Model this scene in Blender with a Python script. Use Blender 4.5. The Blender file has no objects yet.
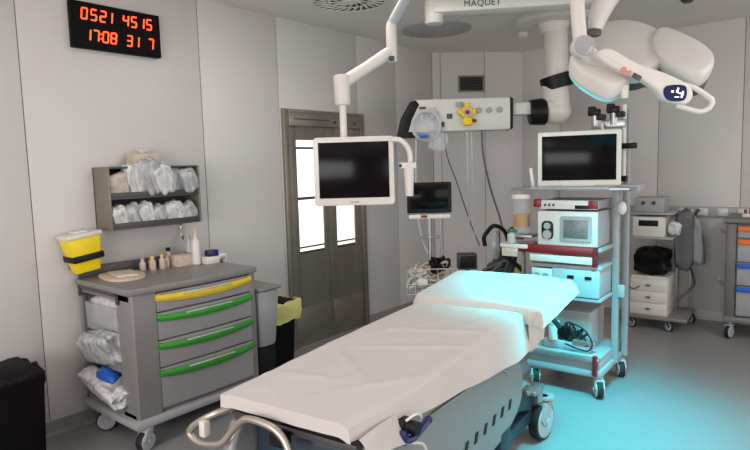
import bpy, bmesh, math, random
from mathutils import Vector, Matrix, noise
R=math.radians
random.seed(7)
scene=bpy.context.scene
COL=scene.collection

# ------------------------------------------------------------------ materials
def lin(c):
    return tuple(((v/255)/12.92 if v/255<=.04045 else ((v/255+.055)/1.055)**2.4) for v in c)
def mat(name,rgb,rough=.5,metal=0,var=.05,scale=12,bump=0,bscale=60,emit=None,estr=0,coat=0,alpha=1,spec=.5,trans=0,stretch=None,sheen=0):
    m=bpy.data.materials.new(name); m.use_nodes=True
    nt=m.node_tree; b=nt.nodes['Principled BSDF']
    c=lin(rgb)
    b.inputs['Roughness'].default_value=rough; b.inputs['Metallic'].default_value=metal
    b.inputs['Specular IOR Level'].default_value=spec
    tc=nt.nodes.new('ShaderNodeTexCoord'); mp=nt.nodes.new('ShaderNodeMapping')
    nt.links.new(tc.outputs['Object'],mp.inputs['Vector'])
    if stretch: mp.inputs['Scale'].default_value=stretch
    n=nt.nodes.new('ShaderNodeTexNoise'); n.inputs['Scale'].default_value=scale; n.inputs['Detail'].default_value=4
    nt.links.new(mp.outputs[0],n.inputs['Vector'])
    r=nt.nodes.new('ShaderNodeValToRGB')
    r.color_ramp.elements[0].position=.3; r.color_ramp.elements[1].position=.7
    r.color_ramp.elements[0].color=tuple(max(0,v*(1-var)) for v in c)+(1,)
    r.color_ramp.elements[1].color=tuple(min(1,v*(1+var)) for v in c)+(1,)
    nt.links.new(n.outputs['Fac'],r.inputs['Fac']); nt.links.new(r.outputs[0],b.inputs['Base Color'])
    if bump:
        n2=nt.nodes.new('ShaderNodeTexNoise'); n2.inputs['Scale'].default_value=bscale; n2.inputs['Detail'].default_value=3
        nt.links.new(mp.outputs[0],n2.inputs['Vector'])
        bp=nt.nodes.new('ShaderNodeBump'); bp.inputs['Strength'].default_value=bump; bp.inputs['Distance'].default_value=.01
        nt.links.new(n2.outputs['Fac'],bp.inputs['Height']); nt.links.new(bp.outputs[0],b.inputs['Normal'])
    if emit:
        b.inputs['Emission Color'].default_value=lin(emit)+(1,); b.inputs['Emission Strength'].default_value=estr
    if coat: b.inputs['Coat Weight'].default_value=coat
    if alpha<1: b.inputs['Alpha'].default_value=alpha
    if trans: b.inputs['Transmission Weight'].default_value=trans
    if sheen: b.inputs['Sheen Weight'].default_value=sheen
    return m
M=dict(
 wall=mat('wall_panel',(203,197,194),.42,var=.015,scale=3),
 gap=mat('wall_joint',(118,113,108),.7),
 ceil=mat('ceiling_paint',(224,216,209),.6,var=.02,scale=2),
 floor=mat('vinyl_floor',(140,139,139),.33,var=.06,scale=45,bump=.02,bscale=20),
 cove=mat('vinyl_cove',(138,136,134),.4),
 steel=mat('brushed_steel',(158,150,141),.36,.8,var=.08,scale=20,stretch=(30,30,.6)),
 chrome=mat('chrome',(205,200,195),.18,1),
 alu=mat('aluminium',(170,170,168),.35,.8),
 grey=mat('grey_plastic',(126,122,120),.4,var=.03),
 lgrey=mat('light_grey_plastic',(158,158,160),.4,var=.03),
 dgrey=mat('dark_grey_plastic',(70,68,68),.45),
 white=mat('white_enamel',(214,208,200),.32,var=.02),
 warmwhite=mat('lamp_housing_white',(216,208,200),.4,var=.02),
 shell=mat('lamp_shell_grey',(205,199,193),.42,var=.02),
 black=mat('black_plastic',(17,16,17),.42,spec=.25),
 rubber=mat('black_rubber',(26,26,28),.7),
 screen=mat('screen_glass',(13,9,11),.16,spec=.14),
 sheet=mat('white_cotton_sheet',(197,189,184),.85,var=.02,scale=6,bump=.12,bscale=28,sheen=.2),
 green=mat('green_plastic',(46,140,36),.4),
 yellow=mat('yellow_plastic',(216,186,40),.4),
 byellow=mat('bright_yellow_plastic',(236,208,10),.4),
 red=mat('dark_red_plastic',(128,22,30),.35),
 orange=mat('orange_plastic',(232,112,36),.4),
 blue=mat('blue_plastic',(36,96,190),.4),
 navy=mat('navy_plastic',(26,30,92),.35),
 beige=mat('beige_card',(196,178,160),.7,var=.08,scale=40),
 amber=mat('amber_fluid',(186,122,8),.3),
 teal=mat('green_cap',(24,120,84),.4),
 led=mat('red_led',(90,10,5),.5,spec=.1,emit=(255,72,30),estr=6),
 bluelcd=mat('blue_display',(8,9,52),.35,emit=(16,20,120),estr=.35,spec=.2),
 whiteled=mat('display_mark',(235,240,255),.4,emit=(225,230,255),estr=1.6),
 glow=mat('lamp_led_strip',(120,200,205),.4,emit=(90,205,212),estr=.5),
 ledlens=mat('lamp_led_lens',(190,235,240),.3,emit=(90,235,245),estr=2.0),
 daylight=mat('lit_window_pane',(250,246,240),.2,emit=(255,248,240),estr=1.5),
 yliner=mat('yellow_liner',(214,208,126),.5,bump=.5,bscale=30),
 bliner=mat('black_liner',(15,11,14),.35,bump=.6,bscale=30,spec=.15),
 bag=mat('clear_bag',(188,187,188),.2,var=.42,scale=34,bump=1,bscale=40,alpha=.84,stretch=(1,1,.3)),
 bagwhite=mat('white_pack',(206,204,203),.3,var=.32,scale=42,bump=.9,bscale=46,stretch=(1,1,.3)),
 bagbeige=mat('beige_pack',(202,184,168),.45,var=.15,scale=40,bump=.6,bscale=50),
 binclear=mat('clear_bin',(190,192,195),.15,alpha=.42,spec=.6),
 drawer=mat('drawer_grey',(150,146,148),.4,var=.02),
 midgrey=mat('mid_grey_plastic',(104,100,98),.45,var=.03),
 matte=mat('matte_black',(14,11,12),.6,spec=.1),
 barmetal=mat('satin_steel',(190,180,168),.38,.85),
 jarclear=mat('clear_jar',(225,230,235),.08,alpha=.16,spec=.8),
 clear=mat('clear_plastic',(225,230,235),.08,alpha=.28,spec=.8),
 tube=mat('clear_tubing',(205,205,203),.25,alpha=.8),
 dtube=mat('grey_cable',(92,90,92),.5),
 panel=mat('silver_cover',(150,150,150),.38,.35,var=.03),
 mech=mat('dark_blue_frame',(34,52,66),.45),
 rackside=mat('rack_enamel',(132,122,110),.4,.3),
 dark_in=mat('rack_inside',(54,51,50),.6),
 lcdgrey=mat('grey_lcd',(112,104,102),.3,var=.2,scale=60),
 ink=mat('dark_lettering',(58,58,62),.5),
 logo=mat('red_logo',(226,120,92),.5),
 cap=mat('castor_cap',(176,178,180),.35),
)

# ------------------------------------------------------------------ mesh builder
class MB:
    def __init__(s): s.bm=bmesh.new()
    def _merge(s,b,mi=0,mtx=None):
        if mtx is not None: b.transform(mtx)
        for f in b.faces: f.material_index=mi
        me=bpy.data.meshes.new('tmp'); b.to_mesh(me); b.free(); s.bm.from_mesh(me); bpy.data.meshes.remove(me); return s
    def box(s,c,d,bev=0,rot=None,mi=0,seg=2):
        b=bmesh.new(); bmesh.ops.create_cube(b,size=1)
        bmesh.ops.scale(b,vec=d,verts=b.verts)
        if bev: bmesh.ops.bevel(b,geom=b.edges[:],offset=min(bev,min(d)*.49),segments=seg,profile=.5,affect='EDGES')
        m=Matrix.Translation(c)
        if rot is not None: m=m@(rot if isinstance(rot,Matrix) else Matrix.Rotation(rot,4,'Z'))
        return s._merge(b,mi,m)
    def b2(s,a,e,bev=0,mi=0):
        return s.box([(a[i]+e[i])/2 for i in range(3)],[abs(e[i]-a[i]) for i in range(3)],bev,None,mi)
    def cyl(s,p0,p1,r0,r1=None,seg=20,mi=0,bev=0):
        p0=Vector(p0);p1=Vector(p1);r1=r0 if r1 is None else r1
        d=p1-p0;b=bmesh.new()
        bmesh.ops.create_cone(b,cap_ends=True,cap_tris=False,segments=seg,radius1=r0,radius2=r1,depth=d.length)
        if bev:
            ed=[e for e in b.edges if any(len(f.verts)>4 for f in e.link_faces)]
            bmesh.ops.bevel(b,geom=ed,offset=bev,segments=2,profile=.5,affect='EDGES')
        q=Vector((0,0,1)).rotation_difference(d.normalized()).to_matrix().to_4x4()
        return s._merge(b,mi,Matrix.Translation((p0+p1)/2)@q)
    def sph(s,c,r,sc=(1,1,1),mi=0,seg=16):
        b=bmesh.new(); bmesh.ops.create_uvsphere(b,u_segments=seg,v_segments=seg//2+2,radius=r)
        bmesh.ops.scale(b,vec=sc,verts=b.verts)
        return s._merge(b,mi,Matrix.Translation(c))
    def tube(s,pts,r,seg=8,closed=False,sub=6,mi=0,rs=None):
        P=[Vector(p) for p in pts];n=len(P);Q=[];RR=[]
        def rad(i): return rs[i] if rs else r
        if sub<=1: Q=P[:];RR=[rad(i) for i in range(n)]
        else:
            rng=n if closed else n-1
            for i in range(rng):
                if closed: a,b_,c,d=P[(i-1)%n],P[i],P[(i+1)%n],P[(i+2)%n]
                else: a,b_,c,d=P[max(i-1,0)],P[i],P[i+1],P[min(i+2,n-1)]
                for k in range(sub):
                    t=k/sub
                    Q.append(.5*((2*b_)+(c-a)*t+(2*a-5*b_+4*c-d)*t*t+(3*b_-a-3*c+d)*t**3)); RR.append(rad(i)*(1-t)+rad((i+1)%n)*t)
            if not closed: Q.append(P[-1]);RR.append(rad(n-1))
        b=bmesh.new();rings=[];nq=len(Q);up=None
        for i in range(nq):
            t=((Q[(i+1)%nq]-Q[i-1]) if closed else (Q[min(i+1,nq-1)]-Q[max(i-1,0)])).normalized()
            if up is None:
                up=t.cross(Vector((0,0,1)))
                if up.length<.05: up=t.cross(Vector((1,0,0)))
            up=(up-t*up.dot(t)).normalized(); v=t.cross(up)
            rings.append([b.verts.new(Q[i]+(up*math.cos(2*math.pi*k/seg)+v*math.sin(2*math.pi*k/seg))*RR[i]) for k in range(seg)])
        for i in range(nq if closed else nq-1):
            A=rings[i];B=rings[(i+1)%nq]
            for k in range(seg): b.faces.new((A[k],A[(k+1)%seg],B[(k+1)%seg],B[k]))
        if not closed: b.faces.new(rings[0][::-1]);b.faces.new(rings[-1])
        bmesh.ops.recalc_face_normals(b,faces=b.faces)
        return s._merge(b,mi)
    def lathe(s,prof,c=(0,0,0),seg=24,mi=0,mtx=None):
        b=bmesh.new();rings=[]
        for r,z in prof:
            rings.append([b.verts.new((max(r,1e-4)*math.cos(2*math.pi*k/seg),max(r,1e-4)*math.sin(2*math.pi*k/seg),z)) for k in range(seg)])
        for A,B in zip(rings,rings[1:]):
            for k in range(seg): b.faces.new((A[k],A[(k+1)%seg],B[(k+1)%seg],B[k]))
        b.faces.new(rings[0][::-1]);b.faces.new(rings[-1])
        bmesh.ops.recalc_face_normals(b,faces=b.faces)
        return s._merge(b,mi,Matrix.Translation(c)@(mtx or Matrix()))
    def prism(s,poly,z0,z1,mtx=None,bev=0,mi=0,seg=3,smooth=0):
        P=[Vector((x,y,0)) for x,y in poly]
        if smooth:
            n=len(P);Q=[]
            for i in range(n):
                a,b_,c,d=P[i-1],P[i],P[(i+1)%n],P[(i+2)%n]
                for k in range(smooth):
                    t=k/smooth;Q.append(.5*((2*b_)+(c-a)*t+(2*a-5*b_+4*c-d)*t*t+(3*b_-a-3*c+d)*t**3))
            P=Q
        b=bmesh.new();lo=[b.verts.new((v.x,v.y,z0)) for v in P];hi=[b.verts.new((v.x,v.y,z1)) for v in P];n=len(P)
        ft=b.faces.new(hi);fb=b.faces.new(lo[::-1])
        for i in range(n): b.faces.new((lo[i],lo[(i+1)%n],hi[(i+1)%n],hi[i]))
        bmesh.ops.recalc_face_normals(b,faces=b.faces)
        if bev: bmesh.ops.bevel(b,geom=list(set(ft.edges)|set(fb.edges)),offset=bev,segments=seg,profile=.5,affect='EDGES')
        return s._merge(b,mi,mtx)
    def dome(s,poly,c,prof,z,smooth=5,mi=0):
        n=len(poly);Q=[]
        P=[Vector((x,y,0)) for x,y in poly]
        for i in range(n):
            a,b_,e,d=P[i-1],P[i],P[(i+1)%n],P[(i+2)%n]
            for k in range(smooth):
                t=k/smooth;Q.append(.5*((2*b_)+(e-a)*t+(2*a-5*b_+4*e-d)*t*t+(3*b_-a-3*e+d)*t**3))
        b=bmesh.new();rings=[[b.verts.new((c[0]+(q.x-c[0])*k,c[1]+(q.y-c[1])*k,z+h)) for q in Q] for k,h in prof]
        m=len(Q)
        for A,B in zip(rings,rings[1:]):
            for k in range(m): b.faces.new((A[k],A[(k+1)%m],B[(k+1)%m],B[k]))
        b.faces.new(rings[0][::-1]); b.faces.new(rings[-1])
        bmesh.ops.recalc_face_normals(b,faces=b.faces)
        return s._merge(b,mi)
    def grid(s,f,nu,nv,mi=0,thick=0):
        b=bmesh.new();V=[[b.verts.new(f(i/nu,j/nv)) for j in range(nv+1)] for i in range(nu+1)]
        for i in range(nu):
            for j in range(nv): b.faces.new((V[i][j],V[i+1][j],V[i+1][j+1],V[i][j+1]))
        bmesh.ops.recalc_face_normals(b,faces=b.faces)
        if thick: bmesh.ops.solidify(b,geom=b.faces[:],thickness=thick)
        return s._merge(b,mi)
    def build(s,name,m,parent=None,loc=None,rot=None,label=None,ang=38):
        me=bpy.data.meshes.new(name); s.bm.to_mesh(me); s.bm.free()
        for x in (m if isinstance(m,(list,tuple)) else [m]): me.materials.append(M[x] if isinstance(x,str) else x)
        for f in me.polygons: f.use_smooth=True
        me.set_sharp_from_angle(angle=R(ang))
        o=bpy.data.objects.new(name,me); COL.objects.link(o)
        if parent: o.parent=parent
        if loc: o.location=loc
        if rot: o.rotation_euler=rot
        if label: o['label']=label
        return o
def tag(o,label,cat,group=None,kind=None):
    o['label']=label; o['category']=cat
    if group: o['group']=group
    if kind: o['kind']=kind
    return o
def thing(name,label,cat,loc=(0,0,0),rz=0,group=None,mtx=None):
    o=bpy.data.objects.new(name,None); COL.objects.link(o); o.empty_display_size=.1
    o.location=loc; o.rotation_euler=(0,0,R(rz))
    if mtx is not None: o.matrix_world=mtx
    return tag(o,label,cat,group)
def struct(o): o['kind']='structure'; return o
def copy_tree(o,parent=None):
    c=o.copy(); COL.objects.link(c)
    if parent: c.parent=parent
    for ch in list(o.children): copy_tree(ch,c)
    return c
RX90=Matrix.Rotation(R(90),4,'X')     # prism in x/z plane, thickness along -y .. +y

# ------------------------------------------------------------------ room shell
H=2.894; YB=6.552; YA=5.80; CX=.752; XR=6.2; YF=-2.2
def panel_wall(name,length,seams,mtx,t=.1,extra=None):
    b=MB(); s=[-.3]+seams+[length]
    for a,c in zip(s,s[1:]):
        b.b2((a+.003,0,0),(c-.003,.012,H),.002,0)
    b.b2((-.3,.006,0),(length,t,H),0,1)
    o=b.build(name,['wall','gap']); o.matrix_world=mtx; return struct(o)
# local x along the wall, local +y into the wall (away from the room)
panel_wall('wall_left',YA-YF+.0,[y-YF for y in (-1.0,.2,1.436,2.677,3.445,4.47,5.1)],Matrix(((0,-1,0,0),(1,0,0,YF),(0,0,1,0),(0,0,0,1))))
a45=math.atan2(YB-YA,CX)
L=math.hypot(CX,YB-YA)
b=MB()
for a_,c_ in zip([0,.1,.62],[.1,.62,L]): b.b2((a_+.003,0,0),(c_-.003,.012,H),.002,0)
b.b2((0,.006,0),(L,.1,H),0,1)
o=b.build('wall_corner',['wall','gap']); o.matrix_world=Matrix.Translation((0,YA,0))@Matrix.Rotation(a45,4,'Z'); struct(o)
b=MB()
s=[0,.464,1.50,2.236,3.2,4.2,XR-CX]
for a_,c_ in zip(s,s[1:]): b.b2((a_+.003,0,0),(c_-.003,.012,H),.002,0)
b.b2((0,.006,0),(XR-CX,.1,H),0,1)
o=b.build('wall_back',['wall','gap']); o.matrix_world=Matrix.Translation((CX,YB,0)); struct(o)
b=MB()
b.b2((XR,YF,0),(XR+.1,YB+.1,.9)); b.b2((XR,YF,2.4),(XR+.1,YB+.1,H)); b.b2((XR,YF,.9),(XR+.1,-.6,2.4)); b.b2((XR,5.4,.9),(XR+.1,YB+.1,2.4))
struct(b.build('wall_right','wall'))
w=struct(thing('fill_window','x','window',(XR+.05,2.4,1.65))); del w['category']; del w['label']  # unseen side window, added to brighten the left wall and far corner
b=MB()
for y in (-2.98,-1.5,0,1.5,2.98): b.box((0,y,0),(.06,.05,1.5))
for z in (-.73,.73): b.box((0,0,z),(.06,6.0,.05))
b.build('window_frame','white',w); MB().box((0,0,0),(.006,5.96,1.46)).build('window_glass','clear',w)
b=MB()
b.b2((-.1,YF-.1,0),(XR+.1,YF,.9)); b.b2((-.1,YF-.1,2.3),(XR+.1,YF,H)); b.b2((-.1,YF-.1,.9),(.8,YF,2.3)); b.b2((4.6,YF-.1,.9),(XR+.1,YF,2.3))
struct(b.build('wall_front','wall'))
struct(MB().b2((-.1,YF-.1,-.08),(XR+.1,YB+.1,0)).build('floor','floor'))
struct(MB().b2((-.1,YF-.1,H),(XR+.1,YB+.1,H+.08)).build('ceiling','ceil'))
# window in the wall behind the viewer
w=struct(thing('window_1','wide daylight window in the front wall','window',(2.7,YF-.05,1.6))); del w['category']; del w['label']
b=MB()
for x in (-1.88,-.63,.63,1.88): b.box((x,0,0),(.05,.06,1.4))
for z in (-.68,.68): b.box((0,0,z),(3.8,.06,.05))
b.build('window_frame','white',w); MB().box((0,0,0),(3.76,.006,1.36)).build('window_glass','clear',w)
def base(name,x0,x1,mtx,m='cove',h=.085):
    b=MB(); b.prism([(0,0),(-.03,0),(-.012,.018),(-.006,h),(0,h)],x0,x1,Matrix(((0,0,1,0),(1,0,0,0),(0,1,0,0),(0,0,0,1))))
    o=b.build(name,m); o.matrix_world=mtx; struct(o)
base('baseboard_left',0,YA-YF,Matrix(((0,-1,0,0),(1,0,0,YF),(0,0,1,0),(0,0,0,1))))
base('baseboard_corner',0,L,Matrix.Translation((0,YA,0))@Matrix.Rotation(a45,4,'Z'))
base('baseboard_back',0,XR-CX,Matrix.Translation((CX,YB,0)),'wall')
# socket rail on the back wall
t=thing('wall_rail','pale horizontal service rail with sockets on the back wall','rail',(1.55,YB,1.08))
MB().b2((0,-.03,-.05),(2.2,0,.05),.006).build('rail_body','lgrey',t)
for k in range(9):
    MB().box((.62+k*.17,-.032,0),(.09,.012,.075),.006).build('socket','white',t)

# ceiling swirl diffuser
t=thing('ceiling_air_diffuser','round swirl air diffuser with radial slots in ceiling','vent',(.74,3.55,H))
MB().lathe([(.30,0),(.30,-.012),(.285,-.018),(.27,-.014),(.27,0)],seg=48).build('outer_ring','white',t)
MB().lathe([(.275,-.001),(.275,-.004)],seg=48).build('backing_plate','black',t)
b=MB()
for ring,(r0,r1,n,wd) in enumerate([(.165,.272,24,.017),(.06,.15,12,.013)]):
    for k in range(n):
        a=2*math.pi*k/n+ring*.1
        mt=Matrix.Rotation(a,4,'Z')@Matrix.Translation(((r0+r1)/2,0,-.008))@Matrix.Rotation(R(24),4,'Z')
        b.box((0,0,0),(r1-r0,wd,.007),.002,mi=0,rot=mt)
b.build('swirl_blades','ceil',t)
MB().lathe([(.165,-.004),(.165,-.009),(.15,-.009),(.15,-.004)],seg=40).build('middle_ring','ceil',t)
MB().lathe([(.065,-.004),(.062,-.012),(.0,-.013)],seg=24).build('centre_cap','ceil',t)
# small ceiling fittings
o=tag(MB().lathe([(.055,0),(.055,-.02),(.035,-.045),(0,-.048)],seg=20).build('smoke_detector','white',None,(1.21,5.63,H)),'small white smoke detector on ceiling left of white pendant column','smoke detector')
o=tag(MB().lathe([(.05,0),(.05,-.012),(.03,-.03),(0,-.03)],seg=20).build('ceiling_spotlight','dgrey',None,(2.72,5.45,H)),'small dark round ceiling fitting above the operating lamp','ceiling fitting')
t=thing('ceiling_cover_plate','flat round grey cover plate on ceiling near left corner','cover plate',(.70,4.83,H))
MB().lathe([(.33,0),(.33,-.012),(.31,-.02),(0,-.022)],seg=40).build('plate','lgrey',t)
for k in range(4):
    a=k*math.pi/2+.5; MB().cyl((.24*math.cos(a),.24*math.sin(a),-.026),(.24*math.cos(a),.24*math.sin(a),-.018),.012,seg=10).build('screw','alu',t)
# exhaust grille in the chamfered corner
gm=Matrix.Translation((0,YA,0))@Matrix.Rotation(a45,4,'Z')@Matrix.Translation((.46,0,2.535))
t=thing('exhaust_grille','dark exhaust air grille high on the angled corner wall','vent',mtx=gm)
b=MB()
for (c,d) in (((0,-.008,.085),(.30,.016,.02)),((0,-.008,-.085),(.30,.016,.02)),((-.145,-.008,0),(.02,.016,.19)),((.145,-.008,0),(.02,.016,.19))): b.box(c,d,.003)
b.build('grille_frame','rackside',t)
b=MB()
for k in range(8): b.box((0,-.006,-.065+k*.0185),(.27,.01,.008),rot=Matrix.Rotation(R(30),4,'X'))
b.build('louvres','dgrey',t); MB().box((0,.0005,0),(.28,.003,.17)).build('grille_back','black',t)

# ------------------------------------------------------------------ steel door
d=struct(thing('door_1','x','door',(0,3.46,0))); del d['label']; del d['category']
# local: x into the room, y along the wall
b=MB(); b.b2((0,0,0),(.035,.055,2.13),.004); b.b2((0,1.005,0),(.035,1.06,2.13),.004); b.b2((0,.055,2.105),(.035,1.005,2.13),.004)
b.build('door_frame','steel',d)
hd=MB().b2((0,.055,1.985),(.05,1.005,2.105),.006).build('door_header','steel',d)
b=MB()
for y in (.62,.9): b.cyl((.05,y,2.03),(.058,y,2.03),.014)
b.b2((.05,.1,2.04),(.053,.55,2.05)); b.build('header_lock','dgrey',hd)
for (y0,y1,wy0,wy1) in ((.055,.53,.145,.46),(.53,1.005,.635,.895)):
    lf=MB()
    lf.b2((0,y0+.002,.0),(.022,wy0,1.985),.003); lf.b2((0,wy1,.0),(.022,y1-.002,1.985),.003)
    lf.b2((0,wy0,.0),(.022,wy1,.85),.0); lf.b2((0,wy0,1.865),(.022,wy1,1.985),.0)
    l=lf.build('door_leaf','steel',d)
    MB().b2((.004,wy0,.85),(.010,wy1,1.865)).build('window_pane','daylight',l,label='bright lit window pane')
    b=MB(); b.b2((.010,wy0,1.335),(.017,wy1,1.36)); b.b2((.010,wy0,1.785),(.015,wy1,1.805)); b.b2((.010,wy0,.90),(.016,wy1,.915)); b.b2((.010,wy0,.85),(.014,wy1,.872))
    b.build('glazing_bar','dgrey',l)
    MB().b2((.022,y0+.02,.10),(.026,y1-.02,.36),.002).build('kick_plate','steel',l)

# ------------------------------------------------------------------ LED wall clock
t=thing('wall_clock','black digital wall clock with two rows of red digits','clock',(0,1.735,2.41))
MB().b2((0,0,0),(.05,.6,.285),.004).build('case','matte',t)
MB().b2((.05,.012,.012),(.053,.588,.273)).build('face','matte',t)
SEG={'0':'abcdef','1':'bc','2':'abged','3':'abgcd','4':'fgbc','5':'afgcd','6':'afgedc','7':'abc','8':'abcdefg','9':'abcfgd'}
def digit(ch,y,z,w=.034,h=.066,th=.0085):
    b=MB(); sl=.12
    def S(y0,z0,y1,z1):
        mid=((y0+y1)/2+sl*((z0+z1)/2-h/2),(z0+z1)/2)
        if z0==z1: b.box((.0545,mid[0],mid[1]),(.003,abs(y1-y0)-.002,th),.001)
        else:
            mt=Matrix.Translation((.0545,mid[0],mid[1]))@Matrix.Shear('XY',4,(0,0))
            b.box((.0545,mid[0],mid[1]),(.003,th,abs(z1-z0)-.002),.001,rot=Matrix.Rotation(-math.atan(sl),4,'X'))
    G=dict(a=(0,h,w,h),b=(w,h/2,w,h),c=(w,0,w,h/2),d=(0,0,w,0),e=(0,0,0,h/2),f=(0,h/2,0,h),g=(0,h/2,w,h/2))
    for s_ in SEG[ch]: S(*G[s_])
    b.build('digit','led',t,(0,y,z))
for ch,y in (('0',.062),('5',.122),('2',.182),('1',.225),('4',.335),('5',.392),('1',.445),('5',.50)): digit(ch,y,.178)
for ch,y in (('1',.075),('7',.128),('0',.19),('8',.243),('3',.352),('1',.40),('7',.505)): digit(ch,y,.05)
b=MB(); b.box((.0545,.177,.07),(.003,.009,.009)); b.box((.0545,.18,.098),(.003,.009,.009)); b.build('colon','led',t)

# ------------------------------------------------------------------ wall rack with packs
t=thing('wall_storage_rack','grey metal two-tier wall rack holding clear packs','rack',(0,1.815,1.255))
MB().b2((0,0,0),(.012,.67,.405)).build('back_panel','dark_in',t)
for y in (0,.655): MB().b2((.012,y,0),(.2,y+.015,.405),.004).build('side_panel','rackside',t)
for z in (0,.195,.392): MB().b2((.012,.015,z),(.196,.655,z+.013),.002).build('shelf','dgrey',t)
for z in (.013,.208): MB().b2((.186,.015,z),(.192,.655,z+.03),.001).build('front_lip','dgrey',t)
MB().tube([(.01,.6,0),(.03,.6,-.03),(.03,.6,-.10),(.05,.6,-.13),(.06,.6,-.10)],.006,sub=4).build('hook','chrome',t)
def pouch(name,size,mtl,loc,rot,seed,label,cat='pack',group=None,amp=.22,band=None):
    amp*=.62
    b=bmesh.new(); bmesh.ops.create_cube(b,size=1); bmesh.ops.subdivide_edges(b,edges=b.edges[:],cuts=9,use_grid_fill=True)
    for v in b.verts:
        c=v.co; k=1-.45*max(0,abs(c.x)*2-.35)**2-.35*max(0,abs(c.y)*2-.3)**2
        p=Vector((c.x*size[0],c.y*size[1],c.z*size[2]*k)); q=Vector((c.x*2.6+seed*3.1,c.y*2.6,c.z*2.2))
        d=noise.noise_vector(q)*amp+noise.noise_vector(q*2.6)*amp*.5
        v.co=p+Vector((d.x*size[0]*.5,d.y*size[1]*.5,d.z*size[2]*.6))
    m=MB(); m._merge(b)
    o=m.build(name,mtl,None,loc,tuple(R(a) for a in rot),ang=110)
    return tag(o,label,cat,group)
Z0=1.255
G='packs standing in the wall rack'
pouch('plastic_pack',(.08,.13,.15),'bagbeige',(.135,1.90,Z0+.29),(10,8,0),1,'beige wrapped pack at left end of rack upper shelf','pack',G)
pouch('plastic_pack',(.09,.12,.22),'bagwhite',(.145,2.02,Z0+.315),(14,10,0),2,'tall white crinkled pack right of the beige pack in rack','pack',G,.3)
pouch('plastic_pack',(.10,.13,.25),'bag',(.16,2.12,Z0+.33),(18,10,0),3,'clear crinkled pack rising above rack top, in the middle','pack',G,.3)
pouch('plastic_pack',(.10,.12,.22),'bagwhite',(.165,2.21,Z0+.315),(22,10,0),4,'shiny white pack right of the middle one on rack upper shelf','pack',G,.3)
pouch('plastic_pack',(.08,.12,.19),'bag',(.14,2.31,Z0+.30),(12,8,0),5,'flat clear pack second from right on rack upper shelf','pack',G)
pouch('plastic_pack',(.10,.11,.17),'bag',(.17,2.40,Z0+.30),(18,12,0),6,'clear pack leaning out at right end of rack upper shelf','pack',G)
for k,(y,sx,hh,m,lb) in enumerate([(1.89,.10,.14,'bagwhite','white pack at left end of rack lower shelf'),
    (1.985,.10,.15,'bag','clear pack second from left on rack lower shelf'),
    (2.08,.10,.15,'bagwhite','white pack in the middle of rack lower shelf'),
    (2.17,.09,.13,'bag','low clear pack right of middle on rack lower shelf'),
    (2.28,.13,.14,'bagwhite','wide white pack second from right on rack lower shelf'),
    (2.39,.12,.13,'bag','clear pack at right end of rack lower shelf')]):
    pouch('plastic_pack',(.09,sx,hh),m,(.15,y,Z0+.013+hh*.52),(24,10,0),10+k,lb,'pack',G,.28)
t=thing('glove_box','beige cardboard glove box lying on top of wall rack','box',(.09,2.125,Z0+.405))
MB().b2((-.06,-.095,0),(.06,.095,.085),.003).build('carton','beige',t)
MB().lathe([(.03,.0852),(.03,.088),(0,.088)],seg=16).build('opening','bagwhite',t)
pouch('plastic_pack',(.05,.09,.03),'bagwhite',(.09,2.14,Z0+.507),(0,0,20),33,'white crumpled glove pulled from the box on the rack','glove',None,.3)

# ------------------------------------------------------------------ sharps container
t=thing('sharps_container','yellow sharps container with white lid and black strap on wall','sharps bin',(.0,1.585,.995)); t.rotation_euler=(R(7),0,0)
def taper(b,x0,x1,y0,y1,z0,z1,k,bev=.01,mi=0):
    bb=bmesh.new(); bmesh.ops.create_cube(bb,size=1)
    for v in bb.verts:
        s=1 if v.co.z>0 else k
        v.co=Vector((x0+(x1-x0)*(.5+v.co.x*s) if True else 0,(y0+y1)/2+(y1-y0)*v.co.y*s,z0 if v.co.z<0 else z1))
    if bev: bmesh.ops.bevel(bb,geom=bb.edges[:],offset=bev,segments=2,profile=.5,affect='EDGES')
    return b._merge(bb,mi)
taper(MB(),.02,.16,0,.21,0,.225,.70,.012).build('body','byellow',t)
b=MB(); b.b2((.015,-.008,.222),(.168,.218,.25),.008); b.prism([(0,0)]*0 or [(.05,.06),(.13,.06),(.13,.14),(.05,.14)],.25,.262,bev=.004)
b.build('lid','white',t)
MB().b2((.012,.012,.075),(.164,.205,.115),.004).build('strap','black',t)
MB().b2((0,.04,.02),(.02,.17,.2)).build('wall_bracket','black',t)

# ------------------------------------------------------------------ castor helper
def castor(par,x,y,r,w=.03,name='castor',rz=0,fork='dgrey',cap='cap',zt=None,plate=True):
    top=2*r+.025 if zt is None else zt
    f=MB()
    f.cyl((0,0,top-.012),(0,0,top),r*.55,seg=16)
    f.cyl((0,0,2*r-.004),(0,0,top),r*.22,seg=12)
    f.prism([(-r*.3,2*r+.006),(r*.55,2*r+.006),(r*1.0,r*1.25),(r*.55,r*.8),(r*.15,r*.85)],-w*.8,w*.8,RX90,bev=.004)
    fo=f.build(name,fork,par,(x,y,0),(0,0,R(rz)))
    wb=MB(); wb.cyl((r*.3,-w*.5,r),(r*.3,w*.5,r),r,seg=24,bev=.006); wb.cyl((r*.3,-w*.60,r),(r*.3,w*.60,r),r*.86,seg=24,mi=1,bev=.004); wb.cyl((r*.3,-w*.9,r),(r*.3,w*.9,r),r*.2,seg=12,mi=1)
    wb.build('wheel',['rubber',cap],fo)
    return fo

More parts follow.
